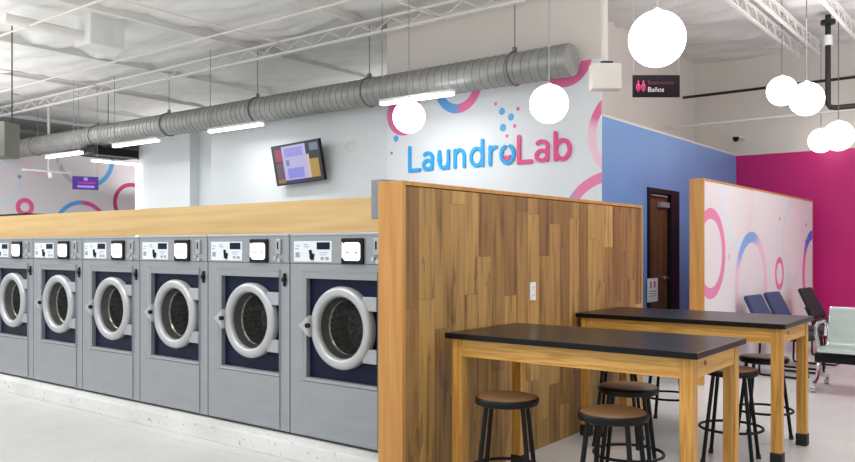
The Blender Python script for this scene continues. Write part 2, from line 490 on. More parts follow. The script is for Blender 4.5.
# restroom box: blue wall with a doorway, flat top, taller building wall behind
XB, ZB, YM = -3.95, 2.896, 13.32
bm = bmesh.new()
DY0, DY1, DZ = 9.63, 10.71, 2.167
box(bm, XB-0.18, XB, 8.33, DY0, 0, ZB); box(bm, XB-0.18, XB, DY1, YM, 0, ZB); box(bm, XB-0.18, XB, DY0, DY1, DZ, ZB)
struct(obj('wall_restroom_blue', bm, M['blue']))
struct(obj('ceiling_restroom', bx(-4.62, XB-0.001, 8.33, YM, ZB, ZB+0.03), M['paint']))
struct(obj('wall_right_upper', bx(-4.72, -4.62, 8.33, YM, ZB-0.3, CZ+0.1), M['paint']))
struct(obj('wall_far_magenta', bx(XB-0.2, 6, YM, YM+0.15, 0, ZB), M['magenta']))
struct(obj('wall_far_upper', bx(-4.72, 6, YM+0.0, YM+0.15, ZB, CZ+0.1), M['paint']))
struct(obj('trim_1', bx(0.02-0.9, 0.035-0.9, YM-0.012, YM, 0, ZB), M['magenta']))
# doorway
fr = bmesh.new()
box(fr, XB-0.16, XB+0.02, DY0, DY0+0.07, 0, DZ); box(fr, XB-0.16, XB+0.02, DY1-0.30, DY1, 0, DZ); box(fr, XB-0.16, XB+0.02, DY0+0.07, DY1-0.30, DZ-0.06, DZ)
d1 = struct(obj('door_1', fr, M['black']))
lf = obj('door_leaf', bx(XB-0.08, XB-0.035, DY0+0.07, DY1-0.31, 0.01, DZ-0.06), M['dark_brown'], d1)
bm = bmesh.new(); box(bm, XB-0.035, XB+0.03, DY0+0.42, DY0+0.70, DZ-0.24, DZ-0.17, 0.008)
obj('door_closer', bm, M['washer'], d1)
obj('closer_arm', bx(XB-0.02, XB+0.01, DY0+0.15, DY0+0.68, DZ-0.10, DZ-0.08), M['washer'], d1)
obj('door_handle', tube(tb([(XB-0.035, DY1-0.40, 1.0), (XB+0.02, DY1-0.40, 1.0), (XB+0.02, DY1-0.52, 1.0)], 0.01), [(XB-0.036, DY1-0.40, 1.0), (XB-0.025, DY1-0.40, 1.0)], 0.03, 16), M['chrome'], d1)

# ceiling framing
k = 2
for p in PUR:
    bm = bmesh.new(); box(bm, p-0.02, p+0.02, -1, (22 if p < -5 else YM), CZ-0.08, CZ+0.03); box(bm, p-0.035, p+0.035, -1, (22 if p < -5 else YM), CZ-0.09, CZ-0.08)
    struct(obj('trim_%d' % k, bm, M['steelwhite'])); k += 1
def truss(y, z0, z1, xa, xb):
    global k
    bm = bmesh.new()
    box(bm, xa, xb, y-0.03, y+0.03, z0, z0+0.03); box(bm, xa, xb, y-0.03, y+0.03, z1-0.03, z1)
    n = int((xb-xa)/0.55); st = (xb-xa)/n
    for i in range(n):
        a = xa+i*st
        tube(bm, [(a, y, z0+0.03), (a+st/2, y, z1-0.03), (a+st, y, z0+0.03)], 0.008, 6)
    struct(obj('trim_%d' % k, bm, M['steelwhite'])); k += 1
truss(7.70, 4.16, 4.36, -18, -4.6)
truss(11.5, 4.15, 4.36, -27, -7.3)
truss(3.6, 4.1, 4.36, -18, 5)
# bar joists running away over the seating area
for x in (-2.78, -2.52, -1.95):
    bm = bmesh.new()
    box(bm, x-0.02, x+0.02, 5, 12.4, 4.16, 4.18); box(bm, x-0.02, x+0.02, 5, 12.4, 4.31, 4.335)
    for i in range(18):
        a = 5+i*0.41; tube(bm, [(x, a, 4.17), (x, a+0.2, 4.32), (x, a+0.41, 4.17)], 0.008, 6)
    struct(obj('trim_%d' % k, bm, M['steelwhite'])); k += 1

# ================================================================ PARTITIONS, PLINTH, BULKHEAD
PX = -2.769
t = thing('wood_partition', 'tall plank-clad wooden partition wall behind the two black-topped tables', 'partition', (PX, 3.348, 0))
o = obj('plank_panel', bx(-0.15, -0.004, 0.03, 3.285, 0, 1.74), M['planks'], t); o.location = (0, 0, 0)
obj('end_post', bx(-0.176, 0, 0, 0.03, 0, 1.769, 0.002), M['post'], t)
obj('end_post', bx(-0.176, 0, 3.285, 3.31, 0, 1.769, 0.002), M['post'], t)
obj('top_cap', bx(-0.176, 0.0, 0.03, 3.285, 1.745, 1.769, 0.002), M['post'], t)
t['label'] = 'tall plank-clad wooden partition standing between the washers and the black-topped tables'

PALEP2 = (238, 196, 214)
P2R = [(8.33-8.09, 1.34, 0.36, 0.475, (224, 132, 172), (224, 132, 172), 0),
       (9.27-8.09, 1.98, 0.50, 0.58, (212, 220, 230), (232, 206, 222), 0.1, 0.35),
       (9.80-8.09, 0.93, 0.53, 0.66, (232, 190, 208), (124, 170, 222), 1.9, 0.68),
       (11.75-8.09, 1.49, 0.48, 0.57, (208, 216, 228), (236, 202, 216), 0.1, 0.1),
       (11.05-8.09, 1.06, 0.14, 0.22, (222, 120, 166), (222, 120, 166), 0),
       (12.95-8.09, 1.02, 0.50, 0.64, PINK, (84, 108, 214), 1.6, 0.55)]
P2D = [(0.85, 1.30, 0.035, (190, 190, 200)), (2.98, 1.78, 0.03, (176, 150, 170)), (4.45, 1.73, 0.03, (120, 120, 190)), (4.40, 1.5, 0.03, PINK), (3.8, 0.42, 0.05, PINK)]
M['mural_part'] = mural('partition_mural', (224, 217, 218), 1, P2R, P2D)
t = thing('mural_partition', 'white partition painted with pink and blue rings behind the waiting chairs', 'partition', (-2.72, 8.09, 0))
obj('mural_panel', bx(-0.13, -0.004, 0.03, 4.84, 0, 2.085), M['mural_part'], t)
obj('end_post', bx(-0.145, 0, 0, 0.03, 0, 2.108, 0.002), M['post'], t)
obj('end_post', bx(-0.145, 0, 4.84, 4.865, 0, 2.108, 0.002), M['post'], t)
obj('top_cap', bx(-0.145, 0, 0.03, 4.84, 2.085, 2.108, 0.002), M['post'], t)

o = obj('washer_plinth', bx(-9.1, -2.95, 3.585, 4.9, 0, 0.115, 0.004), M['plinth'])
tag(o, 'low speckled white concrete plinth running under the row of washers', 'plinth')
o = obj('plinth_gap_shade', bx(-8.6, -3.0, 3.76, 4.6, 0.115, 0.134), M['black'])  # black fill painted in for the shade of the recessed gap under the washers
tag(o, 'thin black strip standing for the shade in the gap between the washers and the concrete plinth', 'strip')
t = thing('wood_bulkhead', 'long pale plywood bulkhead running above the row of grey washers', 'bulkhead', (-7.5, 3.745, 1.499))
obj('front_board', bx(-1.5, 4.55, 0, 0.02, 0, 0.205), M['ply'], t)
obj('top_board', bx(-1.5, 4.55, 0, 0.95, 0.205, 0.222), M['ply'], t)
o = obj('wall_control_box', bx(-3.045, -2.947, 3.40, 3.62, 1.565, 1.79, 0.004), M['greybox'])
tag(o, 'slim grey box fixed to the hidden side of the plank partition above the bulkhead', 'box')

# ================================================================ WASHERS
def make_washer(label):
    W, H = 0.895, 1.358
    t = thing('washing_machine', label, 'washing machine', (0, 0, 0), 0, 'front-loading washers in the row')
    # carcass with a rectangular recess for the door (front face at y = 0, body behind)
    u0, u1, z0, z1 = 0.155, 0.795, 0.395, 1.06
    bm = bmesh.new()
    box(bm, 0, u0, 0, 0.5, 0, H-0.2, 0.0); box(bm, u1, W, 0, 0.5, 0, H-0.2); box(bm, u0, u1, 0, 0.5, 0, z0); box(bm, u0, u1, 0, 0.5, z1, H-0.2)
    box(bm, 0, W, 0.5, 0.85, 0, H-0.2)
    obj('body', bm, M['washer'], t)
    cp = obj('control_panel', bx(0, W, -0.006, 0.85, H-0.198, H, 0.006), M['washer'], t)
    obj('top_lip', bx(0.0, W, -0.012, 0.02, H-0.012, H+0.004, 0.003), M['washer_lt'], t)
    # printed label
    l = obj('instruction_label', bx(0.042, 0.402, -0.009, -0.006, 1.172, 1.31, 0.001, 1), M['labelw'], t)
    l['label'] = 'white printed instruction label'
    obj('label_screen', bx(0.265, 0.385, -0.011, -0.009, 1.255, 1.302), M['navy'], l)
    bm = bmesh.new()
    lathe(bm, [(0.0, -0.0105), (0.02, -0.0105), (0.02, -0.009)], 16, 'Y', (0.215, 0, 1.205))
    tube(bm, [(0.215, -0.0098, 1.19), (0.205, -0.0098, 1.25)], 0.012, 6)
    tube(bm, [(0.225, -0.0098, 1.185), (0.235, -0.0098, 1.225)], 0.01, 6)
    obj('hand_symbol', bm, M['black'], l)
    bm = bmesh.new()
    for (a, b_, c, d) in [(0.062, 0.10, 1.275, 1.281), (0.055, 0.09, 1.255, 1.261), (0.06, 0.10, 1.20, 1.235), (0.14, 0.18, 1.285, 1.29), (0.14, 0.19, 1.27, 1.275), (0.29, 0.37, 1.232, 1.236), (0.29, 0.35, 1.218, 1.222), (0.30, 0.33, 1.185, 1.205), (0.345, 0.375, 1.185, 1.205)]:
        obj('label_print', bx(a, b_, -0.0098, -0.009, c, d), M['labelg'], l)
    # display
    d = obj('display', bx(0.497, 0.688, -0.022, -0.006, 1.160, 1.328, 0.006), M['black'], t)
    d['label'] = 'black framed lit display'
    bm = bmesh.new(); q8 = []
    for (cx_, cz_, a0) in ((0.645, 1.278, 0), (0.542, 1.278, 90), (0.542, 1.205, 180), (0.645, 1.205, 270)):
        q8 += [(cx_+0.022*math.cos(math.radians(a0+15*i)), cz_+0.022*math.sin(math.radians(a0+15*i))) for i in range(7)]
    f = [bm.verts.new((a, -0.0245, b_)) for a, b_ in q8]; bk = [bm.verts.new((a, -0.022, b_)) for a, b_ in q8]
    bm.faces.new(f); bm.faces.new(bk)
    for i in range(len(f)): bm.faces.new((f[i], f[(i+1) % len(f)], bk[(i+1) % len(f)], bk[i]))
    obj('screen', bm, M['disp'], d)
    obj('red_indicator', bx(0.506, 0.517, -0.024, -0.022, 1.2, 1.30), M['redled'], d)
    for (a, b_, c, dd) in [(0.555, 0.64, 1.272, 1.276), (0.545, 0.57, 1.228, 1.24), (0.62, 0.645, 1.228, 1.24)]:
        obj('screen_text', bx(a, b_, -0.0253, -0.0245, c, dd), M['labelg'], d)
    # coin slot and keyhole lock
    cs = obj('coin_slot', bx(0.772, 0.822, -0.02, -0.006, 1.22, 1.325, 0.004), M['washer_lt'], t)
    obj('coin_mouth', bx(0.790, 0.803, -0.0215, -0.02, 1.255, 1.305), M['black'], cs)
    bm = bmesh.new(); lathe(bm, [(0.0, -0.03), (0.014, -0.03), (0.014, -0.006)], 14, 'Y', (0.775, 0, 1.195)); lathe(bm, [(0.0, -0.03), (0.016, -0.03), (0.016, -0.006)], 14, 'Y', (0.815, 0, 1.18))
    obj('lock', bm, M['chrome'], t)
    bm = bmesh.new(); box(bm, 0.838, 0.862, -0.012, 0, 1.0, 1.09, 0.004); lathe(bm, [(0.0, -0.02), (0.017, -0.02), (0.017, 0)], 12, 'Y', (0.85, 0, 1.045))
    obj('warning_tag', bm, M['black'], t)
    # raised door frame with sloped inner edges
    bm = bmesh.new()
    o4 = [(0.118, 0.375), (0.80, 0.375), (0.80, 1.115), (0.118, 1.115)]; i4 = [(u0, z0), (u1, z0), (u1, z1), (u0, z1)]
    vo = [bm.verts.new((a, -0.012, b_)) for a, b_ in o4]; vob = [bm.verts.new((a, 0.0, b_)) for a, b_ in o4]
    vi = [bm.verts.new((a, 0.03, b_)) for a, b_ in i4]
    for q in range(4):
        r = (q+1) % 4
        bm.faces.new((vo[q], vo[r], vi[r], vi[q])); bm.faces.new((vob[q], vob[r], vo[r], vo[q]))
    obj('door_surround', bm, M['washer_lt'], t)
    # navy back panel with a hole for the drum
    cu, cz = 0.485, 0.745
    bm = bmesh.new(); n = 48
    inner = [bm.verts.new((cu+0.235*math.cos(2*PI*q/n), 0.035, cz+0.235*math.sin(2*PI*q/n))) for q in range(n)]
    outer = []
    for q in range(n):
        ca, sa = math.cos(2*PI*q/n), math.sin(2*PI*q/n)
        s_ = min((u1-cu)/ca if ca > 1e-6 else ((u0-cu)/ca if ca < -1e-6 else 9), (z1-cz)/sa if sa > 1e-6 else ((z0-cz)/sa if sa < -1e-6 else 9))
        outer.append(bm.verts.new((cu+ca*s_, 0.035, cz+sa*s_)))
    for q in range(n):
        r = (q+1) % n; bm.faces.new((inner[q], inner[r], outer[r], outer[q]))
    for (a, b_) in ((u0, z0), (u1, z0), (u1, z1), (u0, z1)):
        v = bm.verts.new((a, 0.035, b_)); near = sorted(outer, key=lambda w: (w.co-v.co).length)[:2]
        bm.faces.new((v, near[0], near[1]))
    obj('door_panel', bm, M['navy'], t)['label'] = 'navy blue enamel panel'
    bm = bmesh.new()
    lathe(bm, [(0.186, 0.066), (0.178, 0.075), (0.184, 0.085), (0.24, 0.10), (0.24, 0.30), (0.15, 0.33), (0.0, 0.34)], 40, 'Y', (cu, 0, cz))
    dr = obj('drum', bm, M['drum'], t, True)
    bm = bmesh.new()
    for q in range(3):
        a = 2*PI*q/3+0.6
        p = Vector((cu+0.2*math.cos(a), 0, cz+0.2*math.sin(a)))
        tube(bm, [(p.x, 0.12, p.z), (p.x, 0.32, p.z)], 0.028, 8)
    obj('drum_paddle', bm, M['drum'], dr, True)
    # door: cast ring, glass bowl, hinge arms, pointed handle
    do = obj('door', lathe(bmesh.new(), [(0.268, 0.03), (0.271, -0.004), (0.262, -0.024), (0.246, -0.033), (0.218, -0.031), (0.206, -0.022), (0.2, 0.0), (0.2, 0.03), (0.268, 0.03)], 56, 'Y', (cu, 0, cz)), M['ringsteel'], t, True)
    do['label'] = 'cast silver porthole ring'
    obj('door_gasket', lathe(bmesh.new(), [(0.204, -0.01), (0.200, 0.01), (0.181, 0.06), (0.185, 0.065), (0.206, 0.03), (0.204, -0.01)], 48, 'Y', (cu, 0, cz)), M['gasket'], do, True)
    g = bmesh.new(); lathe(g, [(0.199, 0.005), (0.185, -0.005), (0.12, -0.014), (0.0, -0.018)], 40, 'Y', (cu, 0, cz))
    obj('door_glass', g, M['glass'], do, True)
    bm = bmesh.new()
    for zc in (cz+0.165, cz-0.165):
        bm = bmesh.new(); box(bm, cu+0.19, u1-0.002, -0.012, 0.03, zc-0.045, zc+0.045, 0.005)
        obj('hinge', bm, M['washer_lt'], do)
    bm = bmesh.new()
    pr = [(cu-0.255, cz+0.075), (cu-0.365, cz), (cu-0.255, cz-0.075)]
    f = [bm.verts.new((a, -0.052, b_)) for a, b_ in pr]; bk = [bm.verts.new((a, -0.015, b_)) for a, b_ in pr]
    bm.faces.new(f); bm.faces.new(bk)
    for q in range(3): bm.faces.new((f[q], f[(q+1) % 3], bk[(q+1) % 3], bk[q]))
    bmesh.ops.bevel(bm, geom=bm.edges[:], offset=0.006, segments=2, affect='EDGES')
    h_ = obj('door_handle', bm, M['ringsteel'], do)
    obj('latch_button', lathe(bmesh.new(), [(0.0, -0.062), (0.017, -0.062), (0.017, -0.04)], 16, 'Y', (cu-0.265, 0, cz+0.005)), M['black'], do)
    # lower service panel
    lp = obj('service_panel', bx(0.118, 0.80, -0.008, 0, 0.01, 0.37, 0.004), M['washer'], t)
    return t

m, nt, b = new_mat('dark_door_glass')
gn = noise(nt, coord(nt), 3, 2)
nt.links.new(ramp(nt, gn, [(0.3, (0.02, 0.02, 0.02, 1)), (0.7, (0.03, 0.03, 0.03, 1))]), b.inputs['Base Color'])
b.inputs['Roughness'].default_value = 0.06; b.inputs['Alpha'].default_value = 0.22; b.inputs['Specular IOR Level'].default_value = 0.35
M['glass'] = m
wl = ['grey front-loading washer beside the plank partition, nearest of the row',
      'grey front-loading washer, second along the row from the plank partition',
      'grey front-loading washer, third along the row from the plank partition',
      'grey front-loading washer, third from the far left end of the row',
      'grey front-loading washer, second from the far left end of the row',
      'grey front-loading washer at the far left end of the row, cropped by the edge']
w0 = make_washer(wl[0])
for i in range(6):
    w = w0 if i == 0 else dup(w0, (0, 0, 0), 0, wl[i])
    w.location = (-4.071-0.905*i, 3.722, 0.134)

# ================================================================ TABLES
def make_table(name_label, x0, x1, y0, y1):
    w, d = x1-x0, y1-y0; H = 0.914
    t = thing('work_table', name_label, 'table', (x0, y0, 0), 0, 'black-topped wooden tables')
    obj('table_top', bx(0, w, 0, d, H-0.032, H, 0.004), M['epoxy'], t)['label'] = 'black epoxy slab top'
    a = 0.03; L = 0.066
    zt = H-0.032
    for (xa, ya) in ((a, a), (w-a-L, a), (a, d-a-L), (w-a-L, d-a-L)):
        lg = obj('leg', bx(xa, xa+L, ya, ya+L, 0.07, zt, 0.004), M['oakZ'], t)
        obj('rubber_foot', bx(xa-0.005, xa+L+0.005, ya-0.005, ya+L+0.005, 0, 0.085, 0.006), M['rubber'], lg)['label'] = 'black rubber foot cup'
    ah = 0.1
    obj('apron', bx(a+L, w-a-L, a+0.006, a+0.03, zt-ah, zt, 0.002), M['oakX'], t)
    obj('apron', bx(a+L, w-a-L, d-a-0.03, d-a-0.006, zt-ah, zt, 0.002), M['oakX'], t)
    obj('apron', bx(a+0.006, a+0.03, a+L, d-a-L, zt-ah, zt, 0.002), M['oakY'], t)
    ap = obj('apron', bx(w-a-0.03, w-a-0.006, a+L, d-a-L, zt-ah, zt, 0.002), M['oakY'], t)
    obj('bolt', lathe(bmesh.new(), [(0.0, w-a-0.003), (0.012, w-a-0.003), (0.014, w-a-0.007)], 14, 'X', (0, a+L+0.12, zt-0.04)), M['seat'], ap)
    return t
make_table('black-topped wooden table in front, nearest to the camera', -2.704, -1.256, 3.649, 4.42)
make_table('black-topped wooden table farther back, beside the mural partition', -2.753, -1.284, 5.35, 6.147)

# ================================================================ STOOLS
def make_stool(label):
    t = thing('lab_stool', label, 'stool', (0, 0, 0), 0, 'round stools at the tables')
    s = obj('seat', lathe(bmesh.new(), [(0.0, 0.612), (0.152, 0.612), (0.158, 0.607), (0.158, 0.596)], 40), M['seat'], t, True)
    s['label'] = 'round brown hardboard seat'
    obj('seat_rim', lathe(bmesh.new(), [(0.157, 0.606), (0.162, 0.609), (0.169, 0.602), (0.171, 0.590), (0.167, 0.573), (0.155, 0.568), (0.0, 0.568), (0.0, 0.595), (0.157, 0.597), (0.157, 0.606)], 40), M['blackmetal'], t, True)
    for q in range(4):
        a = PI/4+q*PI/2; ca, sa = math.cos(a), math.sin(a)
        lg = obj('leg', tb([(0.135*ca, 0.135*sa, 0.565), (0.212*ca, 0.212*sa, 0.012)], 0.0125, 10), M['blackmetal'], t, True)
        obj('foot_glide', tb([(0.21*ca, 0.21*sa, 0.03), (0.2145*ca, 0.2145*sa, 0.0)], 0.016, 10), M['rubber'], lg)
    n = 40
    obj('foot_ring', tb([(0.196*math.cos(2*PI*q/n), 0.196*math.sin(2*PI*q/n), 0.225) for q in range(n)], 0.009, 8, True), M['blackmetal'], t, True)
    return t
ST = [((-2.254, 3.60), 0.42, 'round brown-seated black stool under the left part of the front table, beside the plank partition'),
      ((-1.642, 3.585), 0.15, 'round brown-seated black stool nearest the camera, in front of the front table'),
      ((-1.875, 4.30), 0.3, 'round brown-seated black stool just behind the nearest stool, under the front table'),
      ((-1.613, 5.329), 0.15, 'round black stool between the two tables, seen past the right legs of the front table'),
      ((-1.60, 6.06), 0.0, 'round black stool behind the right end of the back table'),
      ((-2.398, 5.33), 0.3, 'black stool between the two tables whose seat hides behind the front table top'),
      ((-2.343, 6.155), 0.1, 'black stool behind the back table, only its legs and foot ring showing')]
s0 = make_stool(ST[0][2])
for i, ((x, y), rz, lb) in enumerate(ST):
    s = s0 if i == 0 else dup(s0, (x, y, 0), rz, lb)
    s.location = (x, y, 0); s.rotation_euler = (0, 0, rz)

# ================================================================ WAITING CHAIRS (front towards local +X)
def make_chair(label, fab):
    t = thing('waiting_chair', label, 'chair', (0, 0, 0), 0, 'padded chairs along the mural partition')
    seat = bmesh.new(); box(seat, -0.02, 0.46, -0.24, 0.24, 0.41, 0.47, 0.022, 3)
    obj('seat', seat, M['blackfab'], t, True)
    bk = bmesh.new(); box(bk, -0.03, 0.03, -0.235, 0.235, 0.0, 0.43, 0.026, 3)
    for v in bk.verts:      # gentle curve and narrower top
        v.co.y *= 1-0.10*(v.co.z/0.40); v.co.x += 0.35*v.co.y*v.co.y
    xform(bk, Matrix.Translation((-0.03, 0, 0.47)) @ Matrix.Rotation(math.radians(-26), 4, 'Y'))
    obj('backrest', bk, fab, t, True)
    for s in (-1, 1):
        y = 0.25*s
        obj('leg_frame', tb([(-0.12, y*0.9, 0.62), (-0.02, y, 0.42), (-0.03, y, 0.05), (-0.02, y, 0.014), (0.02, y, 0.012), (0.44, y, 0.012), (0.48, y, 0.03), (0.45, y, 0.38), (0.42, y, 0.41), (0.0, y, 0.415)], 0.012, 8), M['blackmetal'], t, True)
    bm = bmesh.new(); tube(bm, [(0.42, -0.25, 0.40), (0.42, 0.25, 0.40)], 0.011, 8); tube(bm, [(0.02, -0.25, 0.40), (0.02, 0.25, 0.40)], 0.011, 8)
    obj('cross_bar', bm, M['blackmetal'], t)
    return t
c0 = make_chair('padded navy chair nearest the camera along the mural partition', M['navyfab'])
c0.location = (-2.40, 9.36, 0); c0.rotation_euler = (0, 0, math.radians(-6))
dup(c0, (-2.40, 10.15, 0), math.radians(-6), 'padded navy chair, middle one of three along the mural partition')
c2 = make_chair('padded black chair at the far end of the mural partition, by the magenta wall', M['blackfab'])
c2.location = (-2.31, 11.45, 0); c2.rotation_euler = (0, 0, math.radians(-6))

# ================================================================ BEAM BENCH (faces the camera side, -Y)
bt = thing('beam_bench', 'silver perforated metal waiting bench with chrome arms on casters, at the right edge', 'bench', (-1.78, 8.7, 0))
def shell(pts, y_w0, y_w1, th=0.012):
    bm = bmesh.new(); P = [Vector((0, p[0], p[1])) for p in pts]; L = len(P); A = []
    for i, p in enumerate(P):
        d = (P[min(i+1, L-1)]-P[max(i-1, 0)]).normalized(); nr = Vector((0, -d.z, d.y))
        A.append([bm.verts.new((x, q.y, q.z)) for x in (y_w0, y_w1) for q in (p, p+nr*th)])
    for i in range(L-1):
        a, b_ = A[i], A[i+1]
        bm.faces.new((a[0], b_[0], b_[2], a[2])); bm.faces.new((a[1], a[3], b_[3], b_[1]))
        bm.faces.new((a[0], a[1], b_[1], b_[0])); bm.faces.new((a[2], b_[2], b_[3], a[3]))
    bm.faces.new((A[0][0], A[0][2], A[0][3], A[0][1])); bm.faces.new((A[-1][0], A[-1][1], A[-1][3], A[-1][2]))
    return bm
prof = [(-0.30, 0.385), (-0.29, 0.41), (-0.25, 0.425), (-0.05, 0.41), (0.10, 0.40), (0.16, 0.43), (0.19, 0.50), (0.24, 0.66), (0.28, 0.775), (0.30, 0.785)]
for q in range(3):
    xa = 0.06+q*0.58
    sp = obj('seat_shell', shell(prof, xa, xa+0.53), M['perf'], bt, True)
    obj('seat_edge', tube(tb([(xa, a, b_+0.004) for a, b_ in prof], 0.011, 8), [(xa+0.53, a, b_+0.004) for a, b_ in prof], 0.011, 8), M['chrome'], sp, True)
obj('beam', bx(0.0, 1.85, -0.16, -0.06, 0.27, 0.36, 0.006), M['black'], bt)['label'] = 'black steel beam'
for q in range(4):
    xa = 0.03+q*0.58
    bm = tb([(xa, 0.20, 0.50), (xa, 0.24, 0.62), (xa, 0.10, 0.66), (xa, -0.16, 0.655), (xa, -0.25, 0.62), (xa, -0.25, 0.56), (xa, -0.16, 0.48), (xa, -0.11, 0.37)], 0.018, 8)
    obj('armrest', bm, M['chrome'], bt, True)
for xa in (0.03, 1.77):
    bm = tb([(xa, -0.11, 0.30), (xa, -0.12, 0.20), (xa, -0.20, 0.11), (xa, -0.36, 0.075)], 0.02, 8)
    tube(bm, [(xa, -0.11, 0.22), (xa, 0.02, 0.13), (xa, 0.28, 0.08)], 0.02, 8)
    lg = obj('leg', bm, M['chrome'], bt, True)
    for yy in (-0.34, 0.27):
        w = bmesh.new(); lathe(w, [(0.0, -0.02), (0.036, -0.02), (0.036, 0.02), (0.0, 0.02)], 20, 'X', (xa, yy, 0.036))
        tube(w, [(xa, yy, 0.036), (xa, yy, 0.085)], 0.014, 8)
        obj('caster', w, M['chrome'], lg)

# ================================================================ OUTLET, NOTICE
t = thing('wall_outlet', 'white electrical outlet plate on the plank partition above the front table', 'outlet', (PX-0.004, 4.758, 1.1))
obj('cover_plate', bx(0, 0.006, -0.038, 0.038, -0.062, 0.062, 0.002), M['plate'], t)
for zc in (-0.028, 0.028):
    rc = obj('socket', bx(0.006, 0.009, -0.017, 0.017, zc-0.015, zc+0.015, 0.002), M['plate'], t)
    bm = bmesh.new(); box(bm, 0.0088, 0.0094, -0.008, -0.005, zc-0.005, zc+0.006); box(bm, 0.0088, 0.0094, 0.005, 0.008, zc-0.005, zc+0.006)
    obj('slot', bm, M['black'], rc)
t = thing('door_notice', 'white paper notice with small red and blue print on the dark restroom door', 'notice', (XB+0.022, 9.75, 0.71))
obj('paper', bx(0, 0.003, -0.17, 0.17, 0, 0.30), M['plate'], t)
bm = bmesh.new()
for z in (0.07, 0.10, 0.13): box(bm, 0.003, 0.004, -0.12, 0.12, z, z+0.01)
obj('blue_text', bm, M['labelg'], t)
bm = bmesh.new(); box(bm, 0.003, 0.004, -0.08, -0.03, 0.18, 0.26); box(bm, 0.003, 0.004, 0.04, 0.09, 0.18, 0.26)
obj('red_symbol', bm, M['magprint'], t)

# ================================================================ SIGN LETTERS on the mural wall
sg = thing('name_sign', 'large raised blue and pink lettering on the white mural wall', 'sign', (-6.75, 8.303, 2.415))
SW = 0.046
def letter(mat, *paths, w=SW):
    bm = bmesh.new()
    for q, p in enumerate(paths):
        s0 = len(bm.verts)
        if p[0] == 'o': stroke(bm, p[1], w, 0.02, True)
        else: stroke(bm, p, w, 0.02)
        for v in list(bm.verts)[s0:]: v.co.y += 0.0015*q
    return obj('letter', bm, mat, sg)
hw = SW/2
def bowl(x0, x1, zt, zb=0.0, n=28):
    cx, cz = (x0+x1)/2, (zt+zb)/2; rx, rz = (x1-x0)/2-hw, (zt-zb)/2-hw
    return ('o', [(cx+rx*math.cos(2*PI*i/n), cz+rz*math.sin(2*PI*i/n)) for i in range(n)])
def lowera(x0, x1, zt, mat):
    r = x1-hw
    top = [(x0+0.04, zt-0.045)]+arc((x0+r)/2+0.01, zt-0.09, (r-x0)/2-0.005, 120, 0, 10, 0.065)
    letter(mat, top+[(r, hw)], bowl(x0, r+hw, 0.165))
lxs = 0.0
letter(M['sblue'], [(hw, 0.355-hw), (hw, hw), (0.19, hw)])
lowera(0.235, 0.425, 0.262, M['sblue'])
letter(M['sblue'], [(0.50+hw, 0.262-hw), (0.50+hw, 0.11)]+arc((0.50+0.69)/2, 0.11, (0.19)/2-hw, 180, 360, 12, 0.11-hw)+[(0.69-hw, 0.262-hw)], [(0.69-hw, 0.262-hw), (0.69-hw, hw)])
letter(M['sblue'], [(0.75+hw, hw), (0.75+hw, 0.262-hw)], [(0.75+hw, 0.15)]+arc((0.75+0.94)/2, 0.15, 0.19/2-hw, 180, 0, 12, 0.112-hw)+[(0.94-hw, hw)])
letter(M['sblue'], [(1.22-hw, 0.355-hw), (1.22-hw, hw)], bowl(1.0, 1.22, 0.262))
letter(M['sblue'], [(1.29+hw, 0.262-hw), (1.29+hw, hw)], [(1.29+hw, 0.15)]+arc(1.29+hw+0.075, 0.155, 0.075, 180, 80, 8, 0.08))
n = 22
oc = [(1.565+0.09*math.cos(math.radians(a)), 0.132+0.105*math.sin(math.radians(a))) for a in [65-i*(310/n) for i in range(n+1)]]
letter(M['sblue'], oc)
bm = bmesh.new()
pts = [(1.565+0.055*math.cos(math.radians(a)), 0.12+0.062*math.sin(math.radians(a))) for a in range(190, 351, 10)]+[(1.60, 0.125), (1.585, 0.112), (1.56, 0.112), (1.535, 0.118)]
f = [bm.verts.new((a, -0.02, b_)) for a, b_ in pts]; bk = [bm.verts.new((a, 0, b_)) for a, b_ in pts]
bm.faces.new(f); bm.faces.new(bk)
for q in range(len(f)): bm.faces.new((f[q], f[(q+1) % len(f)], bk[(q+1) % len(f)], bk[q]))
obj('flask_liquid', bm, M['spink'], sg)['label'] = 'pink liquid shape inside the letter o'
letter(M['spink'], [(1.705+hw, 0.355-hw), (1.705+hw, hw), (1.90, hw)], w=0.05)
lowera(1.945, 2.14, 0.275, M['spink'])
letter(M['spink'], [(2.205+hw, 0.355-hw), (2.205+hw, hw)], bowl(2.205, 2.435, 0.265), w=0.05)

# ================================================================ TELEVISION
tv = thing('television', 'tilted wall-mounted television showing a lilac and white page', 'television', (-8.76, 8.14, 2.66))
tm = Matrix.Rotation(math.radians(-2.6), 4, 'Y') @ Matrix.Rotation(math.radians(10), 4, 'X') @ Matrix.Scale(1.08, 4)
def tvp(name, bm, mat, par=tv): return obj(name, xform(bm, tm), mat, par)
cs = tvp('casing', bx(-0.48, 0.48, 0.0, 0.045, -0.28, 0.28, 0.006), M['black'])
def emat(rgb, s=0.55): 
    return emit('screen_%d_%d_%d' % rgb, rgb, s, (0.03, 0.03, 0.03, 1))
scn = tvp('screen', bx(-0.47, 0.47, -0.003, 0.0, -0.27, 0.27), emat((24, 22, 32)))
def sq(x0, x1, z0, z1, rgb, d=0.0045, s=0.75): 
    return tvp('screen_picture', bx(x0, x1, -d, -0.003, z0, z1), emat(rgb, s), scn)
sq(-0.27, 0.20, -0.22, 0.25, (186, 180, 226)); sq(-0.42, -0.27, 0.05, 0.22, (160, 34, 84)); sq(-0.42, -0.27, -0.20, 0.03, (96, 70, 90)); sq(-0.42, -0.27, -0.25, -0.20, (150, 110, 50))
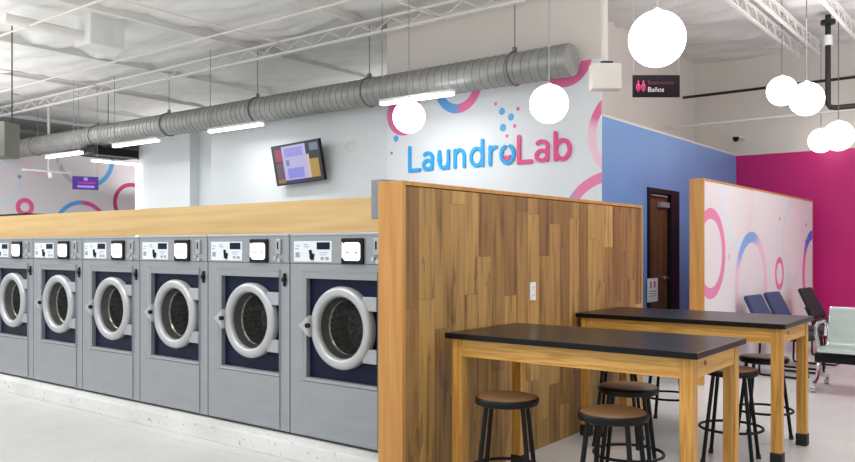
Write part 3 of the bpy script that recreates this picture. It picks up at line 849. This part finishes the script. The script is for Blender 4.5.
sq(0.25, 0.42, -0.22, 0.03, (176, 140, 60)); sq(-0.20, 0.12, -0.20, -0.06, (140, 136, 226), 0.006); sq(-0.22, 0.14, 0.10, 0.22, (150, 146, 222), 0.006); sq(0.20, 0.25, -0.22, 0.10, (208, 190, 180)); sq(0.28, 0.44, 0.14, 0.24, (110, 120, 150))
sq(-0.2, 0.1, -0.262, -0.232, (40, 30, 120)); sq(-0.21, -0.15, -0.02, 0.06, (120, 120, 170), 0.006)
tvp('wall_bracket', bx(-0.12, 0.12, 0.045, 0.15, -0.10, 0.10), M['black'])
o = obj('oval_vent', lathe(bmesh.new(), [(0.0, -0.012), (0.06, -0.012), (0.11, -0.008), (0.13, 0.0)], 28, 'Y', (0, 0, 0)), M['steelwhite'], None, True)
o.location = (-7.84, 8.33, 2.857); o.scale = (1.0, 1, 0.6)
tag(o, 'small white oval emergency light fitting on the wall right of the television', 'wall fitting')

# ================================================================ DUCT
t = thing('air_duct', 'long round galvanised spiral duct hanging below the ceiling', 'duct', (-4.17, 8.03, 3.51))
Rd = 0.185
obj('duct_pipe', lathe(bmesh.new(), [(0.0, 0.0), (Rd*0.96, 0.0), (Rd, -0.02), (Rd, -13.7), (0.0, -13.7)], 36, 'X'), M['duct'], t, True)
bm = bmesh.new(); pts = []
turns = 120; pitch = 13.6/turns
for i in range(turns*20+1):
    a = 2*PI*i/20; pts.append((-0.05-pitch*i/20, (Rd+0.002)*math.cos(a), (Rd+0.002)*math.sin(a)))
tube(bm, pts, 0.0045, 4)
obj('spiral_seam', bm, M['ductrib'], t)
for q in range(6):
    x = -0.75-2.3*q
    bm = bmesh.new(); n = 32
    tube(bm, [(x, (Rd+0.008)*math.cos(2*PI*i/n), (Rd+0.008)*math.sin(2*PI*i/n)) for i in range(n)], 0.012, 6, True)
    tube(bm, [(x, 0, Rd), (x, 0, 0.9)], 0.006, 6); box(bm, x-0.02, x+0.02, -0.02, 0.02, Rd+0.0, Rd+0.07)
    obj('hanger', bm, M['ductrib'], t)

# ================================================================ LINEAR LED LIGHTS
def led(x0, x1, y, z, label, rods=(0.1, 0.9), top=4.44):
    t = thing('linear_light', label, 'light', ((x0+x1)/2, y, z), 0, 'suspended linear lights over the washers')
    h = (x1-x0)/2
    obj('housing', bx(-h, h, -0.04, 0.04, 0.0, 0.035, 0.004), M['steelwhite'], t)
    obj('diffuser', bx(-h+0.01, h-0.01, -0.036, 0.036, -0.035, 0.0, 0.01), M['led'], t)
    bm = bmesh.new()
    for f in rods:
        xx = -h+2*h*f; tube(bm, [(xx, 0, 0.03), (xx, 0, top-z)], 0.006, 6)
    obj('hanging_rod', bm, M['greybox'], t)
    a = area('linear_light_lamp', ((x0+x1)/2, y, z-0.05), (x1-x0)*0.95, 0.07, 13, (0.97, 0.985, 1)); a.parent = t; a.location = (0, 0, -0.05)
    return t
led(-6.50, -5.38, 7.44, 3.2, 'bright white linear light nearest the blue and pink lettering', (0.02,))
led(-10.14, -8.90, 7.60, 3.2, 'bright white linear light left of the television', (0.02,))
led(-12.96, -11.60, 7.68, 3.2, 'bright white linear light third from the lettering, in front of the mural room', (0.02,))
led(-15.61, -14.28, 7.82, 3.2, 'bright white linear light at the far end beside the hanging purple sign', (0.9,))
# LED portal edge
t = thing('portal_light', 'bright upright and overhead strip light framing the far passage', 'light', (-14.13, 8.9, 0))
obj('upright_strip', bx(-0.03, 0.03, -0.05, -0.005, 0.3, 3.05, 0.008), M['led'], t)
obj('overhead_strip', bx(-0.03, 0.03, -0.97, -0.05, 3.02, 3.06, 0.008), M['led'], t)
o = tag(obj('ceiling_speaker_box', bx(-14.5, -13.95, 7.9, 8.8, 3.14, 3.30, 0.02), M['black']), 'black box hanging above the strip light at the far passage', 'box')
tube_ = obj('hanging_rod', tb([(-14.2, 8.3, 3.29), (-14.2, 8.3, 4.4)], 0.008, 6), M['amber'], None); tube_.parent = o
# track on a stem
t = thing('track_light', 'thin white track with a spot head on a long stem over the far left', 'light', (-16.5, 8.3, 3.0))
obj('track', bx(-0.02, 0.02, -0.55, 0.6, -0.02, 0.02), M['steelwhite'], t)
obj('stem', tb([(0, 0, 0), (0, 0, 1.4)], 0.025, 10), M['steelwhite'], t)
obj('spot_head', tb([(0, 0.02, -0.02), (0.02, 0.04, -0.13)], 0.045, 12), M['plate'], t)

# ================================================================ GLOBE PENDANTS
def make_globe(label):
    t = thing('globe_pendant', label, 'pendant lamp', (0, 0, 0), 0, 'white glass globe pendants')
    pr = [(0.2*math.sin(PI*i/40), 0.2*math.cos(PI*i/40)) for i in range(41)]
    obj('globe', lathe(bmesh.new(), [(max(a, 0.0) if 0 < i < 40 else 0.0, b_) for i, (a, b_) in enumerate(pr)], 40), M['globe'], t, True)
    obj('fitter', lathe(bmesh.new(), [(0.0, 0.222), (0.015, 0.222), (0.03, 0.21), (0.035, 0.19)], 20), M['steelwhite'], t, True)
    return t
GL = [((-2.10, 5.295, 2.839), 'largest-looking white glass globe lamp, hanging before the black restroom sign'),
      ((-5.889, 7.245, 2.938), 'white glass globe lamp hanging left of the blue lettering'),
      ((-3.899, 7.016, 2.837), 'white glass globe lamp hanging above the pink letters'),
      ((-2.572, 10.554, 3.359), 'left and upper globe of the touching pair above the mural partition'),
      ((-2.015, 9.29, 3.008), 'right globe of the upper touching pair, nearer the camera'),
      ((-2.597, 12.89, 2.99), 'left and smaller-looking globe of the low pair near the magenta wall'),
      ((-2.013, 10.986, 2.796), 'right globe of the low pair at the right edge of the magenta wall')]
GS = [0.965, 0.96, 0.97, 0.92, 0.90, 0.90, 0.93]
g0 = make_globe(GL[0][1])
for i, (p, lb) in enumerate(GL):
    g = g0 if i == 0 else dup(g0, p, 0, lb)
    g.location = p; g.scale = (GS[i],)*3
    cord = obj('cord', tb([(0, 0, 0.23), (0, 0, (4.45-p[2])/GS[i])], 0.006, 6), M['steelwhite'] if i in (1, 2) else M['greybox'], g)

# ================================================================ HANGING SIGNS
t = thing('restroom_sign', 'black hanging restroom sign with pink figures and white Ba\u00f1os lettering', 'sign', (-2.651, 6.169, 2.725), math.atan2(0.236, 0.304))
W = 0.385; H2 = 0.09
obj('sign_panel', bx(0, W, 0, 0.02, -H2, H2, 0.002), M['signblack'], t)
bm = bmesh.new()
for xa in (0.03, 0.072):
    stroke(bm, [(xa+0.012, 0.022), (xa, 0.0), (xa+0.002, -0.03), (xa+0.014, -0.045), (xa+0.026, -0.03), (xa+0.028, 0.0), (xa+0.016, 0.022)], 0.006, 0.002)
    stroke(bm, [(xa+0.014, 0.012), (xa+0.014, -0.03)], 0.006, 0.002)
    lathe(bm, [(0.0, -0.002), (0.007, -0.002), (0.007, 0)], 10, 'Y', (xa+0.014, 0, 0.036))
obj('figure_symbol', bm, M['magprint'], t)
RX = Matrix.Rotation(PI/2, 4, 'X')
bm = xform(text_mesh('Restrooms', 0.048), Matrix.Translation((0.12, -0.002, 0.012)) @ RX)
obj('dark_text', bm, M['dkmagprint'], t)
bm = xform(text_mesh('Ba\u00f1os', 0.056), Matrix.Translation((0.12, -0.002, -0.048)) @ RX)
obj('white_text', bm, M['txtwhite'], t)
bm = bmesh.new()
for xa in (0.005, W-0.005): tube(bm, [(xa, 0.01, H2), (xa, 0.01, 4.46-2.725)], 0.0025, 5)
obj('suspension_wire', bm, M['greybox'], t)

t = thing('purple_sign', 'small lit purple sign hanging before the far left mural wall', 'sign', (-15.2, 8.0, 2.72), math.radians(66))
t.location = (-13.82, 7.634, 0); PZ = 2.582
bm = bx(-0.22, 0.22, 0, 0.05, PZ-0.12, PZ+0.12, 0.003); obj('sign_box', bm, M['signpurple'], t)
obj('sign_header', bx(-0.03, 0.035, -0.003, 0, PZ+0.045, PZ+0.10), M['signlilac'], t)
obj('sign_band', bx(-0.13, 0.17, -0.003, 0, PZ-0.015, PZ+0.02), M['signmag'], t)
obj('sign_strip', bx(-0.14, 0.15, -0.003, 0, PZ-0.085, PZ-0.045), M['signlilac'], t)
bm = bmesh.new()
for xa in (-0.2, 0.2): tube(bm, [(xa, 0.02, PZ+0.12), (xa, 0.02, 4.45)], 0.004, 5)
obj('suspension_wire', bm, M['greybox'], t)

# ================================================================ PIPES, BOXES
t = thing('ceiling_junction_box', 'cream box hanging on a white conduit right of the duct end', 'box', (-3.49, 7.43, 3.12), math.radians(37.8))
obj('box_body', bx(-0.15, 0.15, -0.08, 0.08, -0.13, 0.13, 0.01), M['paint'], t)
obj('conduit', tb([(0.0, 0, 0.13), (0.0, 0, 1.3)], 0.03, 12), M['paint'], t)
bm = bmesh.new(); box(bm, -0.05, 0.07, -0.05, 0.05, 0.13, 0.155, 0.004)
obj('mounting_clamp', bm, M['amber'], t)

t = thing('black_iron_pipe', 'black vertical pipe dropping from the ceiling and turning right, beside the globes', 'pipe', (-2.22, 11.436, 0))
bm = tb([(0, 0, 4.45), (0, 0, 3.28), (0.03, 0, 3.24), (0.10, 0, 3.225), (3.5, 0, 3.225)], 0.035, 12)
obj('pipe_run', bm, M['amber'], t, True)
obj('coupling', tb([(0, 0, 4.05), (0, 0, 4.18)], 0.055, 12), M['steelwhite'], t)
obj('top_flange', tb([(0, 0, 4.33), (0, 0, 4.38)], 0.09, 12), M['amber'], t)
o = obj('sprinkler_pipe', tb([(-4.6, 12.7, 3.83), (4, 12.7, 3.86)], 0.022, 8), M['amber'])
tag(o, 'thin black pipe running across the upper wall above the magenta wall', 'pipe')
o = obj('white_conduit_pipe', tb([(-4.6, 12.0, 3.255), (-2.0, 12.0, 3.27), (4, 12.0, 3.29)], 0.018, 8), M['steelwhite'])
tag(o, 'thin white pipe running across above the blue wall towards the globes', 'pipe')
o = obj('white_conduit_pipe', tb([(-2.0, 11.9, 3.06), (4, 11.9, 3.08)], 0.03, 10), M['steelwhite'])
tag(o, 'white pipe behind the low globes at the right edge', 'pipe')
o = obj('security_camera', lathe(bmesh.new(), [(0.0, -0.08), (0.035, -0.06), (0.05, -0.02), (0.05, 0.0)], 16, 'Z'), M['black'], None, True)
o.location = (-3.83, 12.9, 3.15)
tag(o, 'tiny black camera dome on the upper wall above the blue and magenta corner', 'camera')
obj('mount', bx(-0.03, 0.03, 0, 0.42, 0.0, 0.025), M['steelwhite'], o)

t = thing('unit_heater', 'grey-green square heater unit hanging at the upper left edge', 'heater', (-10.6, 4.55, 2.56), math.radians(35))
obj('cabinet', bx(-0.65, 0.22, 0, 0.35, 0, 0.45, 0.01), M['olive'], t)
obj('hanger_rod', tb([(0.2, 0.2, 0.43), (0.2, 0.2, 1.85)], 0.008, 6), M['amber'], t)
o = obj('spot_lamp', tb([(-0.3, 0.1, 0), (0.1, 0.1, 0.0)], 0.028, 12), M['chrome']); o.location = (-10.45, 4.48, 2.47); o.rotation_euler = (0, 0, math.radians(35))
tag(o, 'small silver tube fitting just below the heater unit at the left edge', 'fitting')
o = obj('black_tray', bx(-8.98, -8.35, 3.95, 4.2, 1.722, 1.76, 0.004), M['black'])
tag(o, 'thin black tray lying on the bulkhead at the far left edge', 'tray')
t = thing('roof_vent_box', 'white boxed vent hanging from the ceiling at the upper left', 'vent', (-10.05, 5.75, 4.08), 0)
obj('vent_duct', bx(-0.2, 0.2, -0.25, 0.25, 0.0, 0.45, 0.02), M['ceil'], t)
obj('vent_branch', tb([(0.0, -0.2, 0.12), (-0.1, -1.2, 0.16)], 0.07, 14), M['steelwhite'], t)
for i, (xa, ya, xb, yb, z, lb) in enumerate([(-18, 4.83, 4, 4.83, 4.2, 'thin white ceiling conduit nearest the camera'),
                                             (-18, 6.6, 4, 6.6, 4.22, 'thin white ceiling conduit running over the washers towards the truss'),
                                             (-5.9, 2, -5.9, 8.0, 4.25, 'thin white sprinkler line crossing the ceiling left of the lettering'),
                                             (-8.4, 2, -8.4, 8.2, 4.26, 'thin white sprinkler line crossing the ceiling above the television'),
                                             (-13.2, 2, -13.2, 8.8, 4.26, 'thin white sprinkler line crossing the far left ceiling')]):
    o = obj('ceiling_conduit', tb([(xa, ya, z), (xb, yb, z)], 0.014, 8), M['paint']); tag(o, lb, 'pipe')
